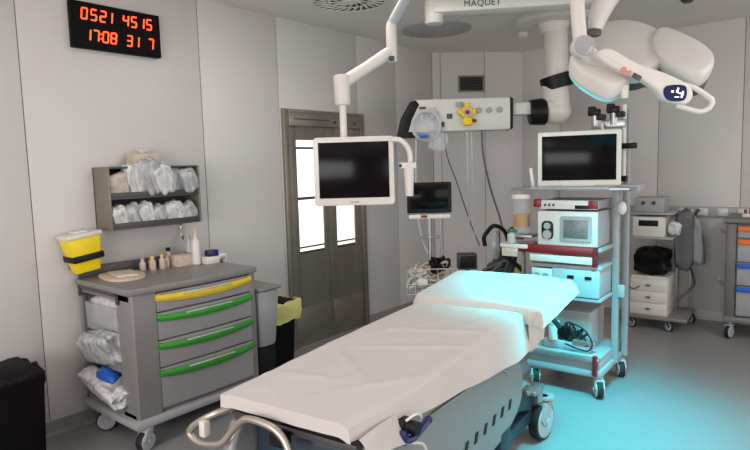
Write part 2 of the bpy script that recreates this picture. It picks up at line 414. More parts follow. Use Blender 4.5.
# ------------------------------------------------------------------ drug cart
t=thing('medical_cart','grey medical cart with yellow and green handled drawers','cart',(.05,1.65,0))
Wd=.64; Ln=.89   # x depth, y length
b=MB(); b.b2((.0,.0,.185),(.03,.03,.92),.004); b.b2((.0,Ln-.03,.185),(.03,Ln,.92),.004)
b.b2((.0,.01,.185),(.02,Ln-.01,.92)); b.b2((.0,Ln-.03,.185),(Wd-.03,Ln,.92),.004)
b.b2((.0,.16,.185),(Wd-.05,Ln-.03,.92)); b.b2((0,.0,.185),(Wd-.02,Ln,.215),.004)
b.b2((.0,.0,.88),(Wd-.02,.1,.92),.004)
b.build('carcass','grey',t)
MB().prism([(Wd-.16,0),(Wd-.015,0),(Wd+.0,.012),(Wd+.005,.15),(Wd-.02,.15),(Wd-.16,.03)],.185,.925,bev=.004).build('corner_column','grey',t)
MB().b2((Wd-.06,Ln-.045,.185),(Wd+.0,Ln,.925),.008).build('end_column','grey',t)
b=MB(); b.prism([(-.01,-.015),(Wd-.03,-.02),(Wd+.015,0),(Wd+.025,.1),(Wd+.04,Ln*.5),(Wd+.025,Ln-.1),(Wd+.01,Ln+.01),(-.01,Ln+.015)],.92,.962,bev=.012)
b.build('top','lgrey' if 0 else 'grey',t)
b=MB(); b.b2((-.005,.0,.96),(.02,Ln,1.03),.008); b.b2((.02,Ln-.02,.96),(.3,Ln,.99),.006); b.build('rear_rail','dgrey',t)
zs=[(.80,.915,'yellow'),(.63,.795,'green'),(.465,.625,'green'),(.215,.46,'green')]
for z0,z1,hc in zs:
    dr=MB().prism([(Wd-.04,.155),(Wd+.008,.155),(Wd+.022,Ln*.58),(Wd+.008,Ln-.05),(Wd-.04,Ln-.05)],z0,z1-.004,bev=.004).build('drawer','drawer',t)
    n=14; y0,y1=.15,Ln-.045
    hb=MB()
    def prof(u,v):
        y=y0+(y1-y0)*u; bow=math.sin(math.pi*u)**.7
        a=v*2*math.pi
        hgt=.017+.010*bow
        return Vector((Wd+.012+.030*bow+.012*math.cos(a),y,z1-.030-.014*bow+hgt*math.sin(a)))
    hb.grid(prof,24,10)
    for y in (y0+.012,y1-.012): hb.box((Wd+.005,y,z1-.03),(.03,.03,.04),.006)
    h=hb.build('handle',hc,dr,label='bright %s bowed pull handle'%hc)
    MB().b2((Wd+.042,.32,z1-.028),(Wd+.056,.66,z1-.020),.003).build('label_strip','tube',h)
for k,(z0,z1,tilt) in enumerate([(.655,.865,2),(.44,.64,24),(.225,.42,30)]):
    tb=thing('x','x','x'); bpy.data.objects.remove(tb)
    bn=MB(); bn.box((0,0,.085),(.40,.006,.17),.002)
    bn.box((0,.055,.004),(.40,.11,.006)); bn.box((-.197,.05,.085),(.006,.10,.17)); bn.box((.197,.05,.085),(.006,.10,.17))
    o=bn.build('tilt_bin','binclear',t,(.27,.008,z0),(R(tilt),0,0),label='clear tilting side bin')
b=MB(); b.b2((.03,-.02,.905),(.52,-.006,.93),.004); b.b2((.03,-.02,.86),(.05,-.006,.93),.003); b.b2((.50,-.02,.86),(.52,-.006,.93),.003); b.build('bin_rail','dgrey',t)
b=MB(); b.b2((-.0,-.03,.136),(Wd+.03,Ln+.02,.187),.018); b.build('base','lgrey',t)
for x in (.18,Wd+.0):
    for y in (.05,Ln-.06): castor(t,x,y,.062,.042,rz=240 if x<.2 else 285,fork='lgrey',zt=.140)
# packs in the side bins (one in each)
pouch('plastic_pack',(.36,.05,.21),'bagwhite',(.33,1.70,.765),(0,0,0),41,'clear pack standing in topmost side bin of medical cart','pack','packs in cart side bins',.2)
pouch('plastic_pack',(.40,.11,.20),'bag',(.34,1.635,.57),(24,-8,0),42,'clear bag bulging from middle side bin of medical cart','pack','packs in cart side bins',.3)
pouch('plastic_pack',(.40,.11,.11),'bagwhite',(.37,1.62,.335),(24,12,0),43,'clear bag sagging from lowest side bin of medical cart','pack','packs in cart side bins',.3)
pouch('plastic_pack',(.15,.07,.09),'blue',(.40,1.635,.39),(10,20,10),44,'blue pack lying in the lowest side bin of medical cart','pack','packs in cart side bins',.25)
# things on the cart
zt=.962
t=thing('paper_tray','shallow tan tray of papers at left end of cart top','tray',(.27,1.83,zt),-8)
MB().prism([(-.17,-.07),(-.05,-.12),(.15,-.1),(.18,.05),(.02,.13),(-.16,.1)],0,.018,bev=.006,smooth=4).build('tray','beige',t)
pp=MB(); pp.prism([(-.12,-.05),(.10,-.07),(.13,.05),(-.08,.09)],.018,.032,bev=.004); pp.build('paper','bagbeige',t)
for k,(x,y,hh,lb) in enumerate([(.16,2.03,.075,'beige ampoule bottle at left end of row on cart'),(.20,2.08,.085,'beige ampoule bottle second from left on cart'),(.15,2.10,.08,'beige ampoule bottle at back of row on cart'),(.20,2.15,.09,'beige ampoule bottle third from left in front row on cart'),(.17,2.20,.08,'beige ampoule bottle beside the pale carton on cart')]):
    t=thing('ampoule_bottle',lb,'bottle',(x,y,zt),0,'small bottles on the cart')
    MB().lathe([(.019,0),(.021,.004),(.021,hh*.7),(.012,hh*.82),(.012,hh)],seg=16).build('glass','beige',t)
    MB().lathe([(.014,hh),(.014,hh+.014),(0,hh+.014)],seg=12).build('cap','yellow' if k%2 else 'lgrey',t)
t=thing('carton','pale beige carton in the middle of cart top','box',(.20,2.295,zt),5)
MB().b2((-.05,-.06,0),(.05,.06,.075),.003).build('box','bagbeige',t)
MB().b2((-.052,-.05,.075),(.052,.062,.08),.001).build('flap','beige',t)
t=thing('dark_vial','small dark capped vial standing behind pale carton on cart','bottle',(.10,2.26,zt))
MB().lathe([(.018,0),(.02,.004),(.02,.075),(.01,.088),(.01,.1)],seg=16).build('glass','bagbeige',t); MB().lathe([(.016,.1),(.016,.125),(0,.126)],seg=12).build('cap','black',t)
t=thing('spray_bottle','tall white bottle with narrow neck on cart top','bottle',(.25,2.385,zt))
MB().lathe([(.027,0),(.031,.005),(.031,.15),(.026,.17),(.013,.185),(.012,.20)],seg=20).build('bottle_body','white',t)
MB().lathe([(.016,.2),(.016,.225),(.008,.228),(.007,.255),(0,.256)],seg=16).build('nozzle','bagbeige',t)
t=thing('thin_bottle','slim clear bottle behind tall white bottle on cart','bottle',(.13,2.41,zt))
MB().lathe([(.02,0),(.022,.004),(.022,.13),(.009,.15),(.009,.17)],seg=16).build('glass','tube',t); MB().lathe([(.011,.17),(.011,.2),(0,.2)],seg=12).build('cap','alu',t)
t=thing('wipes_box','white box of wipes with a blue front panel on cart','box',(.28,2.475,zt),-5)
MB().b2((-.05,-.06,0),(.05,.06,.05),.003).build('box','white',t); MB().b2((-.01,-.035,.05),(.045,.05,.095),.006).build('blue_pack','navy',t,label='blue pack on the white box')
t=thing('small_carton','plain white carton at right end of cart top','box',(.27,2.555,zt),-5)
MB().b2((-.045,-.035,0),(.055,.035,.06),.003).build('box','white',t); MB().b2((.055,-.025,.015),(.0555,.025,.04)).build('sticker','lgrey',t)

# grey waste bin hung on the cart end
t=thing('grey_waste_bin','light grey lidded waste bin beside right end of medical cart','bin',(.33,2.565,0))
bb=MB(); taper(bb,0,.36,0,.20,.36,.775,.80,.03); bb.build('bin_body','lgrey',t)
MB().b2((-.01,-.005,.775),(.375,.207,.80),.012).build('lid','grey',t)
MB().b2((.05,.02,.0),(.31,.18,.36),.01).build('pedestal','black',t)
# black pedal bin with yellow liner
def liner(b,w,d,z,drop,seed,amp=.012):
    def f(u,v):
        a=2*math.pi*u; c,s_=math.cos(a),math.sin(a); k=1/max(abs(c),abs(s_))**.75
        x=c*k*w/2; y=s_*k*d/2
        q=Vector((math.cos(a)*3+seed,math.sin(a)*3,v*4)); n_=noise.noise(q)+.6*noise.noise(q*3)
        if v<.35: t_=v/.35; s2=.88+.12*t_; return Vector((x*s2,y*s2,z-.12*(1-t_)+amp*n_))
        t_=(v-.35)/.65; s2=1+.09*math.sin(math.pi*min(1,t_*1.1))+amp*2.2*n_
        return Vector((x*s2,y*s2,z+.015*math.sin(math.pi*t_)-drop*t_+amp*n_))
    b.grid(f,40,10); return b
t=thing('liner_bin','black waste bin with pale yellow liner between cart and steel door','bin',(.31,2.955,0))
bb=MB(); taper(bb,-.15,.15,-.17,.17,0,.60,.85,.02); bb.build('bin_body','matte',t)
liner(MB(),.37,.40,.61,.17,2,.036).build('liner','yliner',t,label='pale yellow bin liner folded over rim')
# big black bin at the left
t=thing('black_waste_bin','tall black waste bin with black bag at left picture edge','bin',(.37,1.04,0))
bb=MB(); taper(bb,-.18,.18,-.19,.19,0,.60,.88,.02); bb.build('bin_body','matte',t)
liner(MB(),.365,.385,.605,.12,5,.02).build('liner','bliner',t)

# ------------------------------------------------------------------ operating table
A=R(5.6)
bedM=Matrix.Translation((2.375,1.28,0))@Matrix.Rotation(A,4,'Z')
t=thing('operating_table','silver mobile operating table under white sheets','table',mtx=bedM)
def topz(y): return .805+.028*min(1,max(0,y/1.4))
b=MB()
for (y0,y1) in ((.02,.70),(.715,1.42)):
    zc=(topz(y0)+topz(y1))/2-.045; th=math.atan2(topz(y1)-topz(y0),y1-y0)
    b.box((0,(y0+y1)/2,zc-.004),(.50,y1-y0,.055),.015,rot=Matrix.Rotation(th,4,'X'))
b.build('mattress','black',t)
b=MB()
b.box((0,1.79,.842),(.56,.50,.05),.015,rot=Matrix.Rotation(R(4),4,'X')); b.build('head_pad','black',t)
b=MB()
for s in (-1,1): b.box((s*.305,.72,.742),(.012,1.36,.03),.003,rot=Matrix.Rotation(R(1.4),4,'X'))
b.build('side_rail','chrome',t)
b=MB(); b.box((0,.72,.735),(.56,1.38,.03),.006,rot=Matrix.Rotation(R(1.4),4,'X')); b.box((0,1.73,.80),(.5,.6,.02),.005,rot=Matrix.Rotation(R(4),4,'X')); b.box((0,1.43,.765),(.4,.16,.03),.005,rot=Matrix.Rotation(R(20),4,'X'))
b.build('table_frame','dgrey',t)
# body: long silver cover with rounded far end
prof=[(.02,.30),(.02,.70),(.6,.70),(1.28,.66),(1.46,.59),(1.53,.48),(1.50,.36),(1.36,.28),(1.1,.24),(.2,.22)]
YZ=Matrix(((0,0,1,0),(1,0,0,0),(0,1,0,0),(0,0,0,1)))
for s in (-1,1):
    def cov(u,v,s=s):
        return None
    b=MB(); b.prism(prof,s*.265-.03,s*.265+.03,YZ,bev=.022,seg=4,smooth=4)
    cv=b.build('side_cover','panel',t)
    for k in range(9):
        b=MB(); b.prism([(-.022,-.022),(.004,-.022),(.022,.022),(-.004,.022)],s*.296-.003,s*.296+.003,Matrix.Translation((0,1.325-.103*k,.405-.001*k))@YZ,bev=.0)
        b.build('slot','black',cv)
    b=MB(); b.tube([(s*.297,.1,.66),(s*.30,.6,.665),(s*.30,1.15,.635),(s*.297,1.3,.57)],.008,sub=5); b.build('trim_line','alu',cv)
b=MB(); b.b2((-.23,.08,.14),(.23,1.34,.68),.03); b.build('chassis','mech',t)
b=MB(); b.b2((-.30,1.2,.17),(.30,1.34,.30),.02); b.b2((-.25,.1,.12),(-.19,1.88,.2),.015); b.b2((.19,.1,.12),(.25,1.88,.2),.015)
for s in (-1,1): b.box((s*.22,1.55,.33),(.08,.52,.12),.02,rot=Matrix.Rotation(R(-18),4,'X'))
b.box((0,1.80,.26),(.56,.08,.06),.015)
b.build('undercarriage','mech',t)
b=MB(); b.cyl((0,.75,.6),(0,.75,.74),.12); b.build('column','alu',t)
for s in (-1,1):
    b=MB(); b.cyl((s*.27,1.83,.24),(s*.27,1.83,.335),.03); b.box((s*.27,1.77,.33),(.07,.16,.03),.008); b.box((s*.27,1.66,.36),(.05,.1,.03),.008); b.build('brake_pedal','alu',t)
    for y,rz in ((1.90,-99),(.16,84)): castor(t,s*.285,y,.11,.055,rz=rz,fork='lgrey',cap='cap',zt=.25)
# foot end bar
b=MB(); z=.70
b.tube([(-.26,.08,.745),(-.30,-.03,.742),(-.385,-.06,.692),(-.415,-.065,.652),(-.35,-.07,.632),(-.245,-.07,.655),(-.19,-.06,.712),(-.135,-.06,.762),(-.09,-.06,.775),(-.02,-.06,.772),(.025,-.06,.76),(.06,-.06,.73),(.09,-.065,.67),(.105,-.07,.58),(.11,-.075,.45)],.0125,seg=10,sub=5)
b.build('foot_handle','barmetal',t)
MB().box((-.335,-.06,.688),(.03,.032,.06),.006).build('grip_sleeve','white',t,label='white sleeve on the foot bar')
MB().box((-.02,.0,.70),(.07,.05,.05),.012).build('bumper','black',t)
b=MB(); b.box((.345,.255,.725),(.05,.06,.05),.01); b.cyl((.31,.255,.725),(.41,.255,.725),.024); b.build('rail_clamp','black',t,(-.022,-.015,.008))
b=MB(); b.tube([(.375,.22,.69),(.385,.26,.685),(.39,.31,.70),(.395,.345,.715)],.013,sub=5); b.sph((.396,.35,.718),.015); b.box((.372,.22,.70),(.03,.03,.05),.008); b.build('clamp_lever','navy',t,(-.022,-.015,.008),label='dark blue clamp lever')
b=MB(); b.tube([(.37,.24,.75),(.39,.275,.765),(.395,.30,.75),(.385,.31,.72)],.005,sub=5); b.build('clamp_ring','white',t,(-.022,-.015,.008))
b=MB(); b.tube([(.34,.27,.66),(.37,.31,.64),(.375,.32,.55),(.35,.30,.45)],.006,sub=5); b.build('hand_control_cable','tube',t)
# main sheet
def wr(x,y,amp=.004):
    return amp*(noise.noise(Vector((x*5,y*3,0)))+.6*noise.noise(Vector((x*11+3,y*7,1))))
def crease(x,y):
    z=0
    for (cx,cy,dx,dy,w,a,l) in [(.1,.75,.9,.45,.018,.010,.30),(-.05,.45,.8,-.6,.02,.008,.25),(.12,1.02,.95,.3,.02,.009,.28),(.2,.35,.6,.8,.02,.009,.2),(-.12,.95,.5,.85,.02,.006,.22),(-.15,.25,.95,.2,.02,.006,.2),(.18,1.2,.3,.95,.022,.008,.2)]:
        ex=x-cx;ey=y-cy; al=ex*dx+ey*dy; pe=-ex*dy+ey*dx
        z+=.95*a*math.exp(-(pe/w)**2)*math.exp(-(al/l)**2)
    return z
YE=1.54
def sheet(u,v):
    y=-.006+(YE+.006)*v if v>.06 else -.006
    fdrop=0
    if v<.06: fdrop=(1-v/.06)*.052
    drop_r=.045+.125*min(1,max(0,(y-.0)/1.3))   # right hem drop grows toward the head
    hw=.272+.042*min(1,max(0,y)/.35)
    if u<.12: k=1-u/.12; x=-.302-.004*k; dz=-.065*k
    elif u<.66: x=-.302+(hw+.302)*(u-.12)/.54; dz=0
    else:
        k=(u-.66)/.34; x=hw+.010*math.sin(k*1.5)+.045*k*min(1,max(0,y)); dz=-drop_r*k
    e=min(1,max(0,(hw-abs(x))/.03)) if .12<u<.66 else 0
    z=topz(max(y,0))+.012+wr(x,y)+crease(x,y)*(1 if dz==0 else max(0,1+dz/.05))-.010*(1-e)*(1 if dz==0 else 1)
    if dz<0: x+=.003*math.sin(y*17+u*6)*(-dz/.1)*(1 if u>.5 else .3)
    yy=y
    if fdrop: z-=fdrop; yy=y-.004*math.sin(x*20); 
    else:
        f=min(1,max(0,(y+.022)/.03)); z-=.008*(1-f)
    if dz<0 and fdrop: z=topz(0)+.002-max(-dz,fdrop)*1.0
    return Vector((x,yy,z+dz*(0 if (dz<0 and fdrop) else 1)))
b=MB(); b.grid(sheet,70,90,thick=.003)
o=b.build('bed_sheet','sheet',None,ang=80); o.matrix_world=bedM.copy()
tag(o,'long white cotton sheet draped over foot part of operating table','sheet')
# head sheet
def hsheet(u,v):
    y0,y1=1.455,2.07
    prof=[(-.338,.0),(-.335,.05),(-.32,.078),(-.2,.088),(.0,.09),(.2,.088),(.40,.078),(.43,.055),(.445,.0)]
    tt=u*(len(prof)-1);i=min(int(tt),len(prof)-2);f=tt-i
    x=prof[i][0]*(1-f)+prof[i+1][0]*f; dz=prof[i][1]*(1-f)+prof[i+1][1]*f
    y=y0+(y1-y0)*v
    ef=min(1,min(v,1-v)/.06); dz=dz*(-.12+1.12*math.sqrt(max(0,1-(1-ef)**2)))
    if x>.4: y-=.05*(x-.4)/.04*(1-v)
    zb=.80+.05*v
    return Vector((x,y+.008*math.sin(x*9),zb+dz+wr(x,y,.005)))
b=MB(); b.grid(hsheet,56,40,thick=.003)
def tail(u,v):
    x=.352+.075*u; y=1.435+.06*u+.02*v
    return Vector((x+.006*math.sin(u*6)*v-.02*v*u,y,.862-.215*v*(1-.30*u)))
b.grid(tail,10,12,thick=.003)
o=b.build('head_sheet','sheet',None,ang=80); o.matrix_world=bedM.copy()
tag(o,'folded white sheet covering raised head pad of operating table','sheet')
# loose white cloth corner by the clamp
def cl(u,v):
    return Vector((.315+.05*v,.0+.215*u,.778-.05*v-.045*u*u*v+.004*math.sin(v*4+u*3)))
o=MB().grid(cl,12,10,thick=.003).build('cloth_strap','sheet',None,ang=80); o.matrix_world=bedM.copy()
tag(o,'loose white cloth corner hanging by blue clamp lever of table','cloth')

# ------------------------------------------------------------------ ceiling arm with lettering
bd=Vector((.78,.48,0)).normalized(); ang=math.degrees(math.atan2(bd.y,bd.x))
t=thing('ceiling_carrier_arm','white ceiling carrier arm with dark capital lettering','arm',(1.32,3.85,0),ang)
MB().b2((0,0,2.755),(1.35,.20,2.875),.02).build('beam','white',t)
b=MB(); b.cyl((0,.08,2.69),(0,.08,2.885),.07,bev=.008); b.build('end_joint','warmwhite',t)
b=MB(); b.cyl((1.28,.1,2.875),(1.28,.1,H),.14,seg=28); b.build('ceiling_mount','white',t)
cu=bpy.data.curves.new('lettering','FONT'); cu.body='MAQUET'; cu.size=.064; cu.offset=0; cu.extrude=.002; cu.space_character=1.08
to=bpy.data.objects.new('lettering_curve',cu); COL.objects.link(to)
bpy.context.view_layer.update()
me=bpy.data.meshes.new_from_object(to.evaluated_get(bpy.context.evaluated_depsgraph_get())); bpy.data.objects.remove(to)
me.materials.clear(); me.materials.append(M['ink'])
lo=bpy.data.objects.new('lettering',me); COL.objects.link(lo); lo.parent=t; lo.location=(.225,-.003,2.785); lo.rotation_euler=(R(90),0,0)

# ------------------------------------------------------------------ hanging monitor
t=thing('hanging_monitor','white framed flat monitor hanging from jointed ceiling arm','monitor',(1.595,2.57,1.592),37)
def frame_prism(w,h,y0,y1,bev,r):
    pts=[]
    for (cx,cy,a0) in ((w/2-r,h/2-r,0),(-w/2+r,h/2-r,90),(-w/2+r,-h/2+r,180),(w/2-r,-h/2+r,270)):
        for k in range(4):
            a=R(a0+k*30); pts.append((cx+r*math.cos(a),cy+r*math.sin(a)))
    return pts
def screen_thing(par,w,h,th,bez,mf,bot=0,r=.012,ms='screen'):
    MB().prism(frame_prism(w,h,0,0,0,r),0,th,RX90@Matrix.Translation((0,0,-th)),bev=.006).build('housing',mf,par)
    MB().box((0,-.0015,bot/2),(w-2*bez,.004,h-2*bez-bot),.001).build('screen',ms,par)
screen_thing(t,.466,.395,.06,.030,'white',.014,.02)
MB().box((0,-.003,-.178),(.05,.004,.008)).build('maker_badge','lgrey',t)
b=MB(); b.box((-.06,.09,.06),(.14,.07,.14),.01); b.cyl((-.06,.09,.1),(-.06,.09,.55),.021); b.build('down_tube','white',t)
b=MB(); b.cyl((-.06,.09,.385),(-.06,.09,.56),.046,.05,bev=.01); b.build('lower_joint','warmwhite',t)
e=Vector((.235,.185,.705))
b=MB()
p0=Vector((-.06,.09,.51));d=(e-p0)
b.tube([p0,p0+d*.15,p0+d*.5,p0+d*.85,e],.035,rs=[.04,.038,.034,.036,.032],seg=12,sub=4); b.build('spring_arm','warmwhite',t)
b=MB(); b.cyl((e.x,e.y,.64),(e.x,e.y,.86),.032,bev=.008); b.cyl((e.x,e.y,.855),(e.x,e.y,.875),.026); b.build('upper_joint','white',t)
MB().cyl((e.x-.015,e.y-.04,.655),(e.x+.01,e.y-.034,.655),.015).build('joint_cap','dgrey',t)
b=MB(); b.tube([(e.x,e.y,.86),(e.x+.03,e.y,.90),(e.x+.12,e.y+.02,1.05),(e.x+.2,e.y+.03,1.17)],.033,seg=12,sub=6,rs=[.026,.034,.036,.036]); b.cyl((e.x+.2,e.y+.03,1.15),(e.x+.2,e.y+.03,H-1.592),.05); b.build('extension_arm','lgrey',t)
b=MB(); b.tube([(.22,.0,.175),(.27,-.01,.17),(.305,-.015,.14),(.325,-.015,.09),(.326,-.015,.03)],.016,seg=10,sub=6); b.build('curved_handle','white',t)
b=MB(); b.box((.31,-.015,.025),(.10,.05,.035),.008); b.cyl((.317,-.015,.01),(.317,-.015,-.15),.03,.022); b.build('handle_sleeve','warmwhite',t)
MB().box((.268,-.042,.025),(.014,.004,.018)).build('handle_button','black',t)

# ------------------------------------------------------------------ gas pendant
t=thing('ceiling_pendant','white ceiling pendant column with elbow and gas supply head','pendant',(1.69,5.22,0),38.5)
b=MB(); b.lathe([(.33,H),(.33,H-.03),(.30,H-.055),(.13,H-.06)],seg=40); b.build('ceiling_flange','white',t)
b=MB(); b.cyl((0,0,H-.06),(0,0,H-.14),.14,.11); b.cyl((.02,0,H-.13),(.025,0,2.3),.105); b.build('column','white',t)
MB().lathe([(.136,-.06),(.142,-.055),(.142,.055),(.136,.06)],seg=28,mtx=Matrix.Rotation(R(-14),4,'Y')).build('collar','black',t,(.03,0,2.325))
b=MB(); b.tube([(0,0,2.38),(.01,0,2.25),(.01,0,2.12),(-.06,0,2.07)],.12,rs=[.108,.12,.13,.10],seg=20,sub=6); b.sph((.02,0,2.07),.135,(1,1,.92)); b.build('elbow','white',t)
b=MB(); b.cyl((-.215,0,2.06),(-.075,0,2.065),.112,.122,seg=28,bev=.012); b.build('elbow_ring','black',t)
b=MB(); b.b2((-.42,-.05,2.04),(-.12,.05,2.15),.012); b.build('link_arm','white',t)
hd=MB(); hd.prism([(-1.34,1.905),(-.41,1.91),(-.395,1.93),(-.395,2.17),(-.41,2.195),(-1.25,2.195),(-1.30,2.15)],-.10,.10,RX90,bev=.012); hd=hd.build('supply_head','white',t)
MB().prism([(-.412,1.905),(-.385,1.92),(-.382,2.18),(-.412,2.2)],-.104,.104,RX90,bev=.006).build('right_end_cap','black',t)
MB().prism([(-1.425,1.865),(-1.17,1.862),(-1.17,1.90),(-1.315,1.915),(-1.28,2.03),(-1.215,2.15),(-1.245,2.19),(-1.30,2.175),(-1.38,2.04)],-.106,.106,RX90,bev=.012).build('left_end_cap','black',t)
for k,x in enumerate((-.505,-.597,-.687)):
    MB().cyl((x,-.115,2.085),(x,-.098,2.085),.026).build('gas_outlet','lgrey',hd)
for x,z in ((-.95,2.04),(-1.02,1.97),(-1.09,2.045)): MB().box((x,-.104,z),(.05,.012,.045),.004).build('power_socket','dgrey',hd)
MB().box((-1.19,-.104,2.12),(.06,.008,.02),.002).build('rating_plate','dgrey',hd)
MB().box((-.86,-.103,2.14),(.07,.006,.05),.004).build('lilac_sticker','lgrey',hd)
MB().box((-1.28,-.104,1.99),(.03,.008,.03),.003).build('lock_plate','lgrey',hd)
pm=Matrix.Translation((1.69,5.22,0))@Matrix.Rotation(R(38.5),4,'Z')
def P(x,y,z): return pm@Vector((x,y,z))
# yellow regulator
t=thing('gas_regulator','yellow suction regulator plugged into middle of pendant head','regulator',mtx=pm@Matrix.Translation((-.80,-.10,2.065)))
b=MB(); b.cyl((0,-.06,.0),(0,-.0,.0),.055,seg=24,bev=.01); b.box((0,-.05,-.08),(.085,.07,.07),.02); b.cyl((0,-.05,.05),(0,-.05,.085),.022); b.box((-.065,-.03,.01),(.03,.04,.05),.01); b.box((.065,-.03,.01),(.03,.04,.05),.01)
b.build('regulator_body','byellow',t)
MB().cyl((0,-.068,0),(0,-.058,0),.04).build('gauge','beige',t); MB().cyl((0,-.085,0),(0,-.066,0),.018).build('knob','red',t)
MB().cyl((.045,-.05,-.07),(.08,-.05,-.075),.014).build('outlet','red',t)
# oxygen flowmeter with mask
t=thing('breathing_mask','clear plastic breathing mask and flowmeter hanging on left of pendant head','mask',mtx=pm@Matrix.Translation((-1.165,-.11,1.96))@Matrix.Scale(1.22,4))
b=MB(); b.lathe([(.105,-.03),(.11,-.02),(.10,.01),(.075,.04),(.04,.06),(.02,.065)],seg=24,mtx=Matrix.Rotation(R(80),4,'X'),c=(0,-.05,0)); b.build('mask_shell','clear',t)
b=MB(); b.tube([(.1*math.cos(k*.5236),-.055,.1*math.sin(k*.5236)*1.05) for k in range(12)],.011,closed=True,sub=3); b.build('mask_rim','tube',t)
b=MB(); b.cyl((.05,-.03,.05),(.05,-.03,.13),.02); b.cyl((-.03,-.03,.03),(-.03,-.03,.10),.016); b.box((.02,-.03,.10),(.12,.04,.025),.006); b.build('flowmeter','tube',t)
MB().box((-.02,-.085,-.075),(.07,.03,.03),.01).build('blue_valve','blue',t,label='blue valve')
pouch('reservoir_bag',(.16,.05,.17),'clear',P(-1.06,-.16,1.82),(0,10,38),71,'clear limp reservoir bag below breathing mask on pendant','bag',None,.25)
# hoses hanging from the pendant head
def hose(name,pts,r,m,label,cat='hose'):
    return tag(MB().tube(pts,r,seg=8,sub=6).build(name,m),label,cat)
hose('hanging_hose',[P(-1.0,-.12,1.9),P(-.985,-.15,1.7),P(-.90,-.16,1.45),P(-.80,-.12,1.15),P(-.72,-.05,.95),P(-.68,-.02,.86)],.006,'dtube','thin grey hose slanting down from left of pendant head')
hose('hanging_hose',[P(-.665,-.12,1.91),P(-.66,-.13,1.7),P(-.60,-.14,1.40),P(-.52,-.14,1.14),P(-.50,-.16,1.04)],.009,'dtube','thicker dark hose hanging right of yellow regulator')
hose('hanging_hose',[P(-.80,-.12,1.90),P(-.80,-.14,1.5),P(-.79,-.12,1.1),P(-.79,-.1,.75),P(-.78,-.1,.55)],.007,'tube','pale clear hose hanging straight below yellow regulator')
hose('hanging_hose',[P(-.76,-.12,1.90),P(-.755,-.13,1.5),P(-.74,-.12,1.0),P(-.72,-.1,.6)],.006,'tube','second pale clear hose right of the straight one')
hose('hanging_hose',[P(-1.25,-.12,1.9),P(-1.26,-.14,1.6),P(-1.27,-.3,1.3),P(-1.24,-.45,1.0),P(-1.16,-.5,.8)],.006,'tube','pale hose hanging behind white handle of left monitor')

# ------------------------------------------------------------------ surgical lamp
yaw=39.38; tl=38
fh=Vector((-math.sin(R(yaw)),math.cos(R(yaw)),0)); rh=Vector((math.cos(R(yaw)),math.sin(R(yaw)),0)); up=Vector((0,0,1))
e2=fh*math.cos(R(tl))+up*math.sin(R(tl)); nn=-fh*math.sin(R(tl))+up*math.cos(R(tl))
O=Vector((3.0,3.13,2.10))
lm=Matrix((rh.to_4d(),e2.to_4d(),nn.to_4d(),O.to_4d())).transposed()
for i in range(3): lm[3][i]=0
lm[3][3]=1
t=thing('surgical_light','white three-lobed operating lamp with blue control display','lamp',mtx=lm)
p1=[(-.10,.39),(.03,.435),(.13,.40),(.195,.30),(.19,.16),(.14,.03),(.06,-.06),(-.06,-.12),(-.17,-.06),(-.22,.06),(-.20,.22)]
p2=[(.115,.18),(.075,.05),(.085,-.06),(.12,-.15),(.185,-.215),(.245,-.185),(.305,-.105),(.33,-.01),(.31,.10),(.25,.215),(.186,.27)]
p3=[(-.33,.06),(-.25,.12),(-.17,.06),(-.10,-.07),(-.11,-.18),(-.21,-.25),(-.275,-.19),(-.335,-.06)]
for k,(pp,z) in enumerate(((p1,-.02),(p2,.012),(p3,-.02))):
    lb=MB(); cx=sum(q[0] for q in pp)/len(pp);cy=sum(q[1] for q in pp)/len(pp); lb.dome(pp,(cx,cy),[(.80,-.055),(.95,-.05),(.99,-.035),(1.0,-.01),(.995,.012),(.975,.026),(.93,.035),(.84,.040),(.6,.045),(.3,.047)],z); lobe=lb.build('lamp_lobe','shell' if k<2 else 'warmwhite',t,ang=60)
    cx=sum(q[0] for q in pp)/len(pp);cy=sum(q[1] for q in pp)/len(pp)
    rs_=(.975,.995,.93)[k]; inn=[(cx+(x-cx)*rs_,cy+(y-cy)*rs_) for x,y in pp]
    MB().prism(inn,(z-.085,z-.094,z-.066)[k],z-.045,bev=.006,smooth=4).build('lamp_lens_rim','dgrey' if k<2 else 'glow',lobe)
    i2=[(cx+(x-cx)*.84,cy+(y-cy)*.84) for x,y in pp]
    MB().prism(i2,(z-.089,z-.098,z-.072)[k],z-.066,smooth=4).build('lamp_lens','ledlens',lobe)
b=MB(); b.cyl((.03,.0,-.10),(.03,.0,-.03),.09); b.build('lamp_hub','dgrey',t)
# control console, facing the viewer side
cm=Matrix.Translation((3.09,2.96,1.96))@Matrix.Rotation(R(yaw),4,'Z')
ci=lm.inverted()@cm
def con(b,name,m,lab=None,par=None):
    o=b.build(name,m,t,label=lab); o.matrix_local=ci; return o
b=MB(); b.prism([(-.245,.155),(-.258,.135),(-.19,.078),(-.05,.016),(.02,-.035),(.055,-.075),(.15,-.10),(.185,-.06),(.16,-.008),(.05,.048),(-.07,.092),(-.19,.16)],-.03,.03,RX90,bev=.012,smooth=3); con(b,'console_arm','warmwhite')
b=MB(); b.tube([(.13,0,-.003),(.20,0,-.022),(.26,0,-.06),(.287,0,-.085),(.275,0,-.115),(.235,0,-.132),(.18,0,-.12),(.12,0,-.10)],.013,seg=10,sub=5); con(b,'grip_loop','white')
b=MB(); b.prism([(.047,-.028),(.069,-.012),(.138,-.014),(.152,-.045),(.138,-.082),(.076,-.082),(.05,-.06)],.03,.034,RX90,smooth=3); con(b,'display','bluelcd','blue lit display')
b=MB()
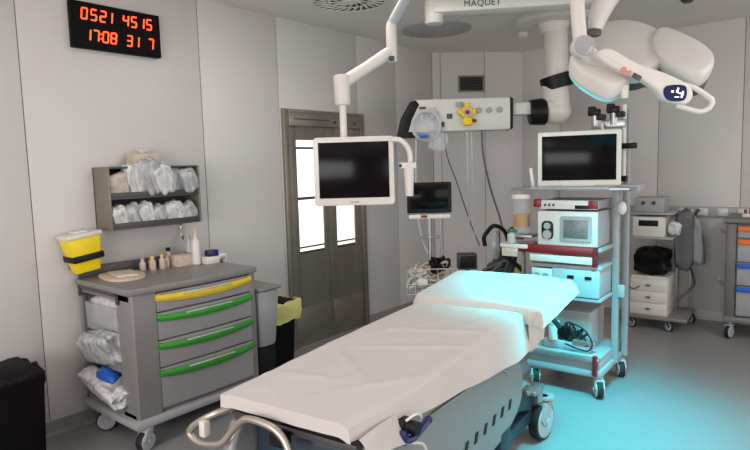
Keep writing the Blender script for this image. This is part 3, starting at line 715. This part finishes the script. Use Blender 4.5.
b.box((.108,-.0355,-.035),(.008,.002,.022),rot=Matrix.Rotation(R(20),4,'Y')); b.box((.122,-.0355,-.05),(.03,.002,.006),rot=Matrix.Rotation(R(20),4,'Y')); b.box((.13,-.0355,-.055),(.008,.002,.03),rot=Matrix.Rotation(R(15),4,'Y')); b.box((.085,-.0355,-.04),(.01,.002,.01)); b.box((.105,-.0355,-.066),(.02,.002,.005))
con(b,'display_marks','whiteled')
b=MB(); b.cyl((-.138,-.034,.064),(-.138,-.030,.064),.013); b.box((-.113,-.032,.052),(.02,.003,.014)); con(b,'emblem','logo')
b=MB(); b.box((-.078,-.032,.030),(.042,.004,.024),.001,rot=Matrix.Rotation(R(28),4,'Y')); con(b,'key_pad','dgrey')
b=MB(); b.cyl((-.106,.03,.0),(-.106,.03,-.06),.02,.016,bev=.004); con(b,'sterile_handle','white')
# suspension
def lam(b,name,m):
    o=b.build(name,m,t); o.matrix_local=lm.inverted(); return o
b=MB(); b.cyl((2.80,2.86,2.15),(2.835,2.812,2.15),.052,seg=28,bev=.006); lam(b,'hinge','shell')
b=MB(); b.cyl((2.834,2.813,2.15),(2.839,2.806,2.15),.046,seg=28); lam(b,'hinge_cover','lgrey')
b=MB(); b.tube([(2.81,2.84,2.15),(2.80,2.83,2.28),(2.79,2.83,2.5),(2.79,2.85,2.66),(2.78,2.9,2.72)],.033,seg=14,sub=6); b.tube([(2.83,2.83,2.14),(2.85,2.90,2.10),(2.90,2.98,2.08)],.04,seg=12,sub=5); lam(b,'yoke_arm','warmwhite')
b=MB(); b.tube([(2.835,2.95,2.24),(2.85,2.98,2.33),(2.90,3.05,2.50),(2.86,3.1,2.72)],.045,rs=[.03,.05,.06,.06],seg=12,sub=5); b.tube([(2.86,3.1,2.72),(2.7,3.7,2.74),(2.45,4.4,2.74)],.055,seg=12,sub=5); b.cyl((2.79,2.86,2.68),(2.86,3.12,2.73),.04); b.cyl((2.86,3.1,2.7),(2.86,3.1,H),.05); lam(b,'spring_arm','shell')
b=MB(); b.box((2.835,2.93,2.225),(.07,.05,.035),.01,rot=R(39)); lam(b,'arm_bracket','dgrey')

# ------------------------------------------------------------------ monitor stand
t=thing('monitor_stand','small black monitor on slim pole stand behind hanging monitor','monitor',(1.215,3.90,0),37)
for nm,(z0,z1,r) in dict(x=(0,0,0)).items(): pass
b=MB(); b.cyl((0,.03,.08),(0,.03,1.22),.016); b.build('pole','alu',t)
b=MB()
for k in range(5):
    a=k*2*math.pi/5+.3; b.box((.13*math.cos(a),.03+.13*math.sin(a),.085),(.28,.035,.025),.006,rot=a)
b.cyl((0,.03,.07),(0,.03,.12),.04); b.build('star_base','alu',t)
for k in range(5):
    a=k*2*math.pi/5+.3; castor(t,.26*math.cos(a),.03+.26*math.sin(a),.03,.02,zt=.08)
b=MB(); b.box((0,.03,1.035),(.16,.025,.022),.005); b.build('cross_bar','grey',t)
b=MB(); b.cyl((.09,.03,1.20),(.09,.03,.84),.008); b.build('side_rod','alu',t)
mn=MB(); mn.prism(frame_prism(.355,.245,0,0,0,.012),0,.05,RX90@Matrix.Translation((0,1.355,-.05)),bev=.006); mn.build('housing','black',t)
MB().box((0,-.002,1.362),(.30,.004,.19),.001).build('screen','screen',t)
b=MB(); b.box((0,.03,1.205),(.33,.08,.035),.006); b.build('tray','white',t)
MB().box((-.045,-.012,1.208),(.05,.006,.02)).build('tray_badge','red',t)
def tangle(b,c,s,n,r,seed,mi=0):
    rnd=random.Random(seed)
    for k in range(n):
        pts=[Vector(c)+Vector((rnd.uniform(-1,1)*s[0],rnd.uniform(-1,1)*s[1],rnd.uniform(-1,1)*s[2])) for _ in range(7)]
        b.tube(pts,r*rnd.uniform(.7,1.3),seg=6,sub=5,closed=True,mi=mi)
    return b
b=MB()
for z in (.60,.68,.80): b.tube([(-.19,-.12,z),(.17,-.12,z),(.17,.1,z),(-.19,.1,z)],.004,closed=True,sub=1)
for k in range(7): b.tube([(-.19+k*.06,-.12,.80),(-.19+k*.06,-.12,.60),(-.19+k*.06,.1,.60),(-.19+k*.06,.1,.80)],.003,sub=1)
b.build('wire_basket','chrome',t)
MB().box((-.07,-.125,.70),(.08,.01,.05),.004).build('tag_card','white',t)
sm=Matrix.Translation((1.215,3.90,0))@Matrix.Rotation(R(37),4,'Z')
for (c,sz,n,r_,sd,m,nm,lb) in (((-.02,-.02,.74),(.15,.09,.10),7,.010,3,'beige','coiled_tubing','beige coiled tubing filling wire basket of monitor stand'),
    ((.07,-.03,.82),(.09,.08,.06),5,.010,4,'black','coiled_cable','black coiled cable on top of wire basket of monitor stand'),
    ((-.10,-.06,.70),(.08,.05,.08),4,.009,5,'tube','coiled_tubing','pale clear tubing at left of wire basket of monitor stand')):
    o=tangle(MB(),c,sz,n,r_,sd).build(nm,m); o.matrix_world=sm.copy(); tag(o,lb,'tubing')

# ------------------------------------------------------------------ endoscopy trolley
TA=2
tm=Matrix.Translation((2.51,3.97,0))@Matrix.Rotation(R(TA),4,'Z')
t=thing('endoscopy_trolley','tall white endoscopy trolley with shelves of devices','trolley',mtx=tm)
X0=-.46
b=MB(); b.b2((X0-.02,-.04,.14),(.05,.56,.19),.012); b.build('base_frame','lgrey',t)
b=MB(); b.b2((X0,-.02,.235),(.03,.54,.27),.006); b.b2((X0,-.03,.19),(.03,.54,.24),.004); b.build('bottom_shelf','lgrey',t)
b=MB(); b.b2((X0-.03,-.065,.255),(.045,-.035,.285),.008); b.build('front_bar','alu',t)
MB().b2((.0,-.075,.16),(.03,-.045,.30),.006).build('red_bumper','red',t,label='dark red corner bumper')
for x,y in ((.02,0),(.03,.5),(X0+.02,0.02),(X0+.02,.5)): castor(t,x,y,.062,.042,rz=-60,fork='lgrey',cap='white',zt=.142)
for x,z0,z1,y in ((.06,.16,1.98,.5),(.045,.16,1.46,.30),(X0,.16,1.46,.5)):
    b=MB(); b.box((x,y,(z0+z1)/2),(.045,.04,z1-z0),.008); b.build('post','lgrey',t)
for z,dx in ((.665,0),(.885,0),(1.01,0),(1.43,.04)):
    b=MB(); b.b2((X0-.01,.0,z-.012),(.03+dx,.50,z+.012),.004); b.build('shelf','lgrey',t)
b=MB(); b.b2((X0-.09,-.035,.975),(.012,-.005,1.035),.006); b.b2((-.018,-.035,.90),(.012,.0,1.035),.006); b.build('red_front','red',t,label='dark red drawer front')
MB().b2((X0+.0,-.03,.915),(-.02,-.008,.965),.004).build('white_drawer','white',t)
b=MB(); b.b2((X0-.16,.02,1.415),(.20,.30,1.432),.003); b.build('top_tray','alu',t)
b=MB(); b.b2((.05,.2,1.40),(.22,.36,1.445),.006); b.build('side_tray','lgrey',t)
b=MB(); b.box((-.475,.06,1.50),(.022,.03,.15),.006,rot=Matrix.Rotation(R(-8),4,'Y')); b.build('side_handle','white',t)
MB().sph((.09,.27,1.28),.04,(.8,.6,1.2)).build('roll_holder','white',t)
b=MB(); b.box((.085,.29,.69),(.05,.03,.09),.008); b.build('side_clip','cap',t)
b=MB(); b.cyl((.055,.42,1.46),(.055,.42,2.0),.018); b.build('top_pole','white',t)
b=MB(); b.b2((.03,.395,1.46),(.08,.445,1.50)); b.build('pole_clamp','black',t); b=MB(); b.b2((.04,.37,1.69),(.15,.41,1.73),.006); b.build('pole_clamp','black',t)
b=MB(); b.box((-.04,.38,1.87),(.24,.03,.06),.008); b.cyl((-.13,.38,1.86),(-.13,.38,1.94),.028,.03); b.cyl((.0,.38,1.86),(.0,.38,1.95),.028,.03); b.build('holder_bracket','alu',t)
b=MB(); b.tube([(-.07,.34,1.87),(-.05,.30,1.80),(.0,.30,1.72),(.05,.36,1.66)],.009,sub=6); b.build('white_cable','white',t)
b=MB(); b.tube([(.06,.52,.7),(.1,.56,.66),(.14,.58,.68)],.006); b.build('push_handle','dgrey',t)
def TP(x,y,z): return tm@Vector((x,y,z))
for k,(x,z,lb) in enumerate([(-.12,1.945,'black camera connector on left of trolley top holder'),(.01,1.955,'black camera connector on right of trolley top holder')]):
    c=thing('camera_connector',lb,'connector',mtx=tm@Matrix.Translation((x,.37,z)),group=None)
    b=MB(); b.box((-.015,0,.012),(.085,.05,.05),.01); b.box((-.03,0,.04),(.05,.05,.03),.008); b.build('plug_body','black',c)
    b=MB(); b.box((.045,-.02,-.025),(.05,.045,.04),.008); b.build('cable_boot','rubber',c)
# monitor on trolley
c=thing('endoscopy_monitor','white framed monitor on top of endoscopy trolley','monitor',mtx=tm@Matrix.Translation((-.165,.12,1.631))@Matrix.Rotation(R(14),4,'Z'))
screen_thing(c,.55,.38,.06,.030,'white',.01,.012)
b=MB(); b.box((0,.09,-.12),(.10,.06,.2),.01); b.box((0,.07,-.185),(.22,.16,.02),.006); b.build('monitor_foot','white',c)
# devices
def device(name,label,cat,x0,x1,z0,z1,d=.42,front='white',y0=.0,body='white'):
    c=thing(name,label,cat,mtx=tm@Matrix.Translation(((x0+x1)/2,y0,z0)))
    w=x1-x0;h=z1-z0
    MB().b2((-w/2,0.01,.008),(w/2,d,h),.006).build('case',body,c)
    MB().b2((-w/2-.002,-.008,.006),(w/2+.002,.012,h+.001),.004).build('front_panel',front,c)
    b=MB()
    for sx in (-1,1):
        for yy in (.05,d-.05): b.cyl((sx*(w/2-.04),yy,0),(sx*(w/2-.04),yy,.01),.014,seg=10)
    b.build('feet','rubber',c)
    return c,w,h
c,w,h=device('video_recorder','slim white recorder with red end on upper trolley shelf','device',-.40,.0,1.278,1.345,.36,y0=.02,body='lgrey')
MB().b2((w/2-.06,-.014,.012),(w/2+.004,-.006,h),.003).build('red_end','red',c); MB().b2((.05,-.013,.01),(.15,-.007,.035),.002).build('disc_slot','black',c)
for k in range(3): MB().cyl((-.16+k*.03,-.014,.035),(-.16+k*.03,-.006,.035),.009).build('button','dgrey',c)
MB().b2((-w/2-.045,-.02,.018),(-w/2+.01,.03,.075),.008).build('red_grip','red',c)
c,w,h=device('video_processor','white processor box with small grey screen on trolley','device',-.405,.005,1.022,1.27,.40,body='lgrey')
b=MB(); b.prism(frame_prism(.215,.175,0,0,0,.015),.008,.02,RX90@Matrix.Translation((.065,.13,0)),bev=.004); b.build('screen_bezel','lgrey',c)
MB().box((.065,-.022,.13),(.165,.003,.125),.001).build('screen','lcdgrey',c)
b=MB(); b.prism(frame_prism(.085,.13,0,0,0,.03),.008,.014,RX90@Matrix.Translation((-.135,.115,0)),bev=.003); b.build('socket_panel','black',c)
for z,r in ((.145,.024),(.085,.032)): MB().cyl((-.135,-.022,z),(-.135,-.012,z),r).build('scope_socket','alu' if r>.03 else 'lgrey',c)
c,w,h=device('light_source','white light source box with two black sockets on trolley','device',-.30,.02,.677,.87,.40,body='lgrey',front='cap')
for x in (-.03,.09): MB().box((x,-.012,h-.05),(.045,.01,.02),.003).build('socket','black',c)
c,w,h=device('insufflator','small white device with round dials on left of trolley','device',-.42,-.19,.897,.97,.3,y0=.03) if 0 else device('insufflator','white device with round dials behind the bed head on trolley','device',-.45,-.305,.677,.86,.36)
for k,x in enumerate((-.035,.03)): MB().cyl((x,-.018,.13),(x,-.006,.13),.026).build('dial','lgrey',c)
for k,x in enumerate((-.04,0,.04)): MB().cyl((x,-.016,.07),(x,-.006,.07),.01).build('button','red' if k==1 else 'dgrey',c)
c=thing('suction_pump','white pump box with coiled cables on bottom trolley shelf','pump',mtx=tm@Matrix.Translation((-.23,.10,.27)))
MB().b2((-.16,.02,.0),(.16,.34,.28),.015).build('case','lgrey',c); MB().b2((-.17,-.03,0),(.17,.02,.06),.008).build('front_tray','cap',c)
MB().cyl((-.02,-.02,.12),(-.02,.02,.12),.045).build('dial','black',c)
b=MB(); b.cyl((-.10,-.01,.06),(-.10,-.01,.17),.035); b.box((-.10,-.01,.185),(.09,.06,.03),.01); b.build('filter_jar','white',c)
tangle(MB(),(.08,-.015,.13),(.09,.02,.08),3,.006,9).build('cable','rubber',c)
b=MB(); b.tube([(.02,-.02,.2),(.13,-.04,.17),(.19,-.045,.08),(.15,-.05,.02),(.0,-.05,.05)],.006,sub=6); b.build('loose_cable','rubber',c)
b=MB(); b.box((.13,-.02,.075),(.16,.05,.03),.01); b.build('foot_switch','alu',c)
hose('coiled_hose',[TP(-.47,-.02,.40),TP(-.44,-.05,.50),TP(-.36,-.04,.55),TP(-.28,-.03,.50),TP(-.24,-.02,.45)],.018,'rubber','thick black hose looping at left of bottom trolley shelf')
# left side suction jars
b=thing('suction_jar','clear suction jar with amber fluid on left side of trolley','jar',mtx=tm@Matrix.Translation((-.545,.03,1.095)))
MB().lathe([(.055,0),(.06,.005),(.065,.26),(.0,.262)],seg=24).build('jar','jarclear',b)
MB().lathe([(.056,.055),(.059,.06),(.061,.145),(.0,.147)],seg=24).build('fluid','amber',b)
MB().lathe([(.07,.26),(.072,.275),(.06,.29),(0,.295)],seg=24).build('lid','white',b)
b2=MB(); b2.b2((-.07,-.06,-.02),(.10,.10,.0),.005); b2.build('jar_bracket','alu',b)
c=thing('bottle_with_green_cap','small clear bottle with green cap left of trolley','bottle',mtx=tm@Matrix.Translation((-.60,-.02,1.035)))
MB().lathe([(.03,0),(.032,.005),(.032,.06),(.015,.075)],seg=16).build('bottle_body','tube',c); MB().lathe([(.02,.075),(.02,.10),(0,.1)],seg=12).build('cap','teal',c)
c=thing('instrument_shelf','pale side shelf clamped at left of endoscopy trolley','shelf',mtx=tm@Matrix.Translation((-.56,.05,1.0)))
MB().b2((-.12,-.10,0),(.09,.16,.03),.006).build('shelf_board','white',c); MB().b2((-.02,.06,-.3),(.0,.09,0)).build('bracket','alu',c)
MB().b2((-.10,-.11,-.06),(.02,-.09,.0),.003).build('price_edge','bagbeige',c)

# ------------------------------------------------------------------ equipment behind the bed head
t=thing('ventilator_stand','stand with black corrugated hoses and clear mask behind bed','stand',(1.56,4.42,0),38)
b=MB(); b.cyl((0,.06,.08),(0,.06,1.05),.018); b.build('pole','alu',t)
b=MB(); b.box((0,.06,.05),(.26,.24,.04),.01); b.build('base','dgrey',t)
for x in (-.1,.1):
    for y in (-.06,.18): castor(t,x,y,.022,.018,zt=.05)
b=MB(); b.box((.04,.06,.80),(.16,.16,.20),.01); b.box((.12,.05,.98),(.07,.10,.16),.01); b.build('valve_block','dgrey',t)
b=MB()
for k,pts in enumerate([[(-.10,0,1.05),(-.05,-.03,1.10),(.03,-.02,1.06),(.07,0,.96),(.06,0,.82),(.02,-.03,.72)],[(-.10,0,1.05),(-.13,0,1.0),(-.12,0,.93)],[(.10,0,1.08),(.12,-.02,1.0),(.13,0,.9),(.12,0,.74)],[(.0,-.04,.88),(.1,-.06,.80),(.18,-.04,.72)]]): b.tube(pts,.018,sub=6,seg=10)
b.build('corrugated_hose','black',t)
pm2=MB(); pm2.lathe([(.035,-.13),(.05,-.06),(.04,.04),(.018,.09)],seg=18,c=(-.05,-.04,.96)); pm2.build('clear_bag','binclear',t)
MB().box((.15,-.02,.74),(.05,.04,.07),.01).build('yellow_valve','yellow',t,label='yellow valve')
MB().box((.16,-.03,.97),(.06,.06,.09),.01).build('red_brown_module','red',t)
tangle(MB(),(-.02,-.02,.74),(.12,.07,.08),5,.010,21).build('mixed_tubing','dtube',t)
t=thing('dark_equipment_box','dark grey boxed unit on post behind bed head','equipment box',(1.36,4.24,0),38)
MB().box((0,.06,.80),(.16,.12,.13),.008).build('box','dgrey',t); MB().box((0,-.002,.80),(.13,.004,.10),.002).build('front','black',t)
b=MB(); b.cyl((0,.06,.03),(0,.06,.74),.015); b.cyl((0,.06,0),(0,.06,.03),.09,seg=24); b.build('post','dgrey',t)

# ------------------------------------------------------------------ back cart with drawers
bm=Matrix.Translation((2.55,5.88,0))@Matrix.Rotation(R(4),4,'Z')
t=thing('white_drawer_cart','white drawer cart with device on top by back wall','cart',mtx=bm)
b=MB(); b.b2((-.36,.01,.13),(-.03,.45,.485),.008); b.b2((-.36,.06,.485),(-.03,.45,.50)); b.build('cabinet','white',t)
for k in range(3):
    d=MB().b2((-.352,.0,.145+k*.113),(-.038,.015,.250+k*.113),.004).build('drawer','white',t)
    MB().b2((-.215,-.012,.19+k*.113),(-.175,.002,.205+k*.113),.003).build('handle','dgrey',d)
b=MB(); b.b2((-.38,-.02,.10),(.14,.5,.135),.01); b.build('base','grey',t)
for x,y in ((-.02,.02),(.11,.43),(-.34,.03),(-.34,.43)): castor(t,x,y,.047,.03,zt=.105,rz=-40)
for x,y in ((-.02,.43),(-.36,.43),(.10,.43)):
    b=MB(); b.b2((x-.012,y-.012,.12),(x+.012,y+.012,1.12),.003); b.build('upright','alu',t)
for z in (.86,1.09): MB().b2((-.38,.03,z),(.0,.45,z+.02),.004).build('shelf','lgrey',t)
b=MB(); b.tube([(.10,.43,.55),(.14,.3,.5),(.16,.2,.42),(.05,.05,.30)],.012); b.build('push_bar','dgrey',t)
c=thing('monitoring_device','white patient device with dark display on upper shelf of white cart','device',mtx=bm@Matrix.Translation((-.21,.05,1.11)))
MB().b2((-.13,0,0),(.13,.3,.14),.01).build('case','lgrey',c)
for x in (-.05,.04): MB().cyl((x,-.008,.09),(x,.0,.09),.018).build('knob','dgrey',c)
c=thing('infusion_pump','white pump with black display on lower shelf of white cart','device',mtx=bm@Matrix.Translation((-.21,.04,.88)))
MB().b2((-.14,0,0),(.14,.3,.19),.01).build('case','white',c); MB().box((-.0,-.002,.13),(.17,.006,.055),.002).build('display','black',c)
pouch('black_bag',(.28,.28,.26),'bliner',bm@Vector((-.20,.24,.63)),(0,0,0),81,'black bag bundle lying on top of white drawer cart','bag',None,.25)
pouch('hanging_cloth',(.16,.10,.55),'dtube',bm@Vector((.055,.33,.83)),(0,0,10),82,'dark grey cloth hanging on side of white drawer cart','cloth',None,.25)
pouch('hanging_gown',(.10,.08,.42),'lgrey',bm@Vector((.16,.36,.82)),(0,-6,0),83,'pale grey cloth hanging at right end of white drawer cart','cloth',None,.3)
pouch('crumpled_mask',(.10,.06,.12),'bagwhite',bm@Vector((.0,.13,.96)),(0,15,0),84,'crumpled white mask hanging at front of white drawer cart','mask',None,.3)
hose('scope_handle',[bm@Vector((.12,.40,.95)),bm@Vector((.135,.40,1.05)),bm@Vector((.15,.40,1.10)),bm@Vector((.17,.40,1.12))],.013,'dgrey','dark scope handle sticking up right of white drawer cart','scope')

# ------------------------------------------------------------------ right cart
rm=Matrix.Translation((3.0,5.95,0))@Matrix.Rotation(R(3),4,'Z')
t=thing('drawer_cart','grey cart with orange and blue drawer handles at right edge','cart',mtx=rm)
b=MB(); b.b2((-.02,.02,.20),(.6,.5,1.03),.01); b.b2((-.03,.0,.19),(.05,.05,1.03),.012); b.build('carcass','midgrey',t)
MB().prism([(-.05,-.02),(.62,-.02),(.63,.52),(-.05,.52)],1.03,1.08,bev=.014).build('top','midgrey',t)
for z0,z1,hc in ((.91,1.015,'orange'),(.70,.90,'lgrey'),(.49,.69,'blue'),(.215,.48,'blue')):
    d=MB().b2((.06,-.004,z0),(.60,.03,z1-.006),.005).build('drawer','lgrey',t)
    h=MB(); h.b2((.06,-.03,z1-.05),(.60,-.0,z1-.008),.010); h.build('handle',hc if hc!='lgrey' else 'orange',d,label='%s pull handle'%(hc if hc!='lgrey' else 'orange'))
b=MB(); b.b2((-.03,-.02,.15),(.62,.52,.2),.015); b.build('base','grey',t)
for x,y in ((.02,.03),(.02,.46),(.57,.03),(.57,.46)): castor(t,x,y,.06,.035,rz=250,fork='lgrey',zt=.152)
for z in (.92,.45): MB().tube([(-.02,.1,z),(-.07,.08,z+.03),(-.075,.05,z+.07)],.012,sub=5).build('side_hook','lgrey',t)
c=thing('red_vial_rack','small red topped vials on the right grey cart','vials',mtx=rm@Matrix.Translation((.13,.12,1.08)))
MB().b2((-.05,-.03,0),(.09,.05,.03),.004).build('rack','white',c)
for x in (-.03,.01,.05): MB().cyl((x,.01,.03),(x,.01,.065),.012).build('vial','red',c)

# ------------------------------------------------------------------ lights
def area(name,loc,target,sx,sy,power,col,spread=180):
    l=bpy.data.lights.new(name,'AREA'); l.shape='RECTANGLE'; l.size=sx; l.size_y=sy; l.energy=power; l.color=col; l.spread=R(spread)
    o=bpy.data.objects.new(name,l); COL.objects.link(o); o.location=loc
    o.rotation_euler=(Vector(target)-Vector(loc)).to_track_quat('-Z','Y').to_euler(); return o
area('window_daylight',(2.7,YF-.02,1.6),(2.7,3,1.2),3.7,1.3,190,(1,.97,.955))
area('side_fill_light',(XR-.01,2.4,1.65),(2,2.4,1.5),5.8,1.4,100,(1,.975,.97))  # soft fill placed at the added side window
# unseen ceiling panels, added to lift the ambient light deeper in the room
for k,(x,y,pw) in enumerate([(1.5,-.1,10),(3.7,.9,5),(4.9,3.9,44),(1.3,2.9,18)]):
    c=struct(thing('fill_lamp_%d'%(k+1),'x','lamp',(x,y,H))); del c['label']; del c['category']
    b=MB(); b.b2((-.31,-.61,-.02),(.31,-.59,0)); b.b2((-.31,.59,-.02),(.31,.61,0)); b.b2((-.31,-.6,-.02),(-.29,.6,0)); b.b2((.29,-.6,-.02),(.31,.6,0)); b.build('fill_lamp_frame','white',c)
    area('overhead_fill_light',(x,y,H-.03),(x,y,0),.58,1.18,pw,(1,.97,.955))
sp=bpy.data.lights.new('lamp_beam','SPOT'); sp.energy=690; sp.color=(0,.72,.86); sp.spot_size=R(82); sp.spot_blend=.9; sp.shadow_soft_size=.22
so=bpy.data.objects.new('lamp_beam',sp); COL.objects.link(so); so.location=O-nn*.22
so.rotation_euler=(Vector((2.56,3.42,.2))-so.location).to_track_quat('-Z','Y').to_euler()
wd=bpy.data.worlds.new('World'); scene.world=wd; wd.use_nodes=True
bg=wd.node_tree.nodes['Background']; bg.inputs[0].default_value=(.9,.93,1,1); bg.inputs[1].default_value=.6

# ------------------------------------------------------------------ camera
cam=bpy.data.cameras.new('camera'); co=bpy.data.objects.new('camera',cam); COL.objects.link(co)
cam.sensor_width=36; cam.lens=589.5/750*36; cam.clip_start=.05
yw,pt,rl=-0.6873534213567982,0.1000252392593887,-0.028070743479485797
f=Vector((math.sin(yw)*math.cos(pt),math.cos(yw)*math.cos(pt),-math.sin(pt)))
r=Vector((math.cos(yw),-math.sin(yw),0)); u=r.cross(f)
r2=r*math.cos(rl)+u*math.sin(rl); u2=u*math.cos(rl)-r*math.sin(rl)
mm=Matrix((r2.to_4d(),u2.to_4d(),(-f).to_4d(),Vector((3.8508,0,1.62)).to_4d())).transposed()
for i in range(3): mm[3][i]=0
mm[3][3]=1
co.matrix_world=mm
scene.camera=co
vs=scene.view_settings
vs.view_transform='Standard'; vs.look='None'; vs.gamma=1; vs.use_curve_mapping=False; vs.exposure=-.52
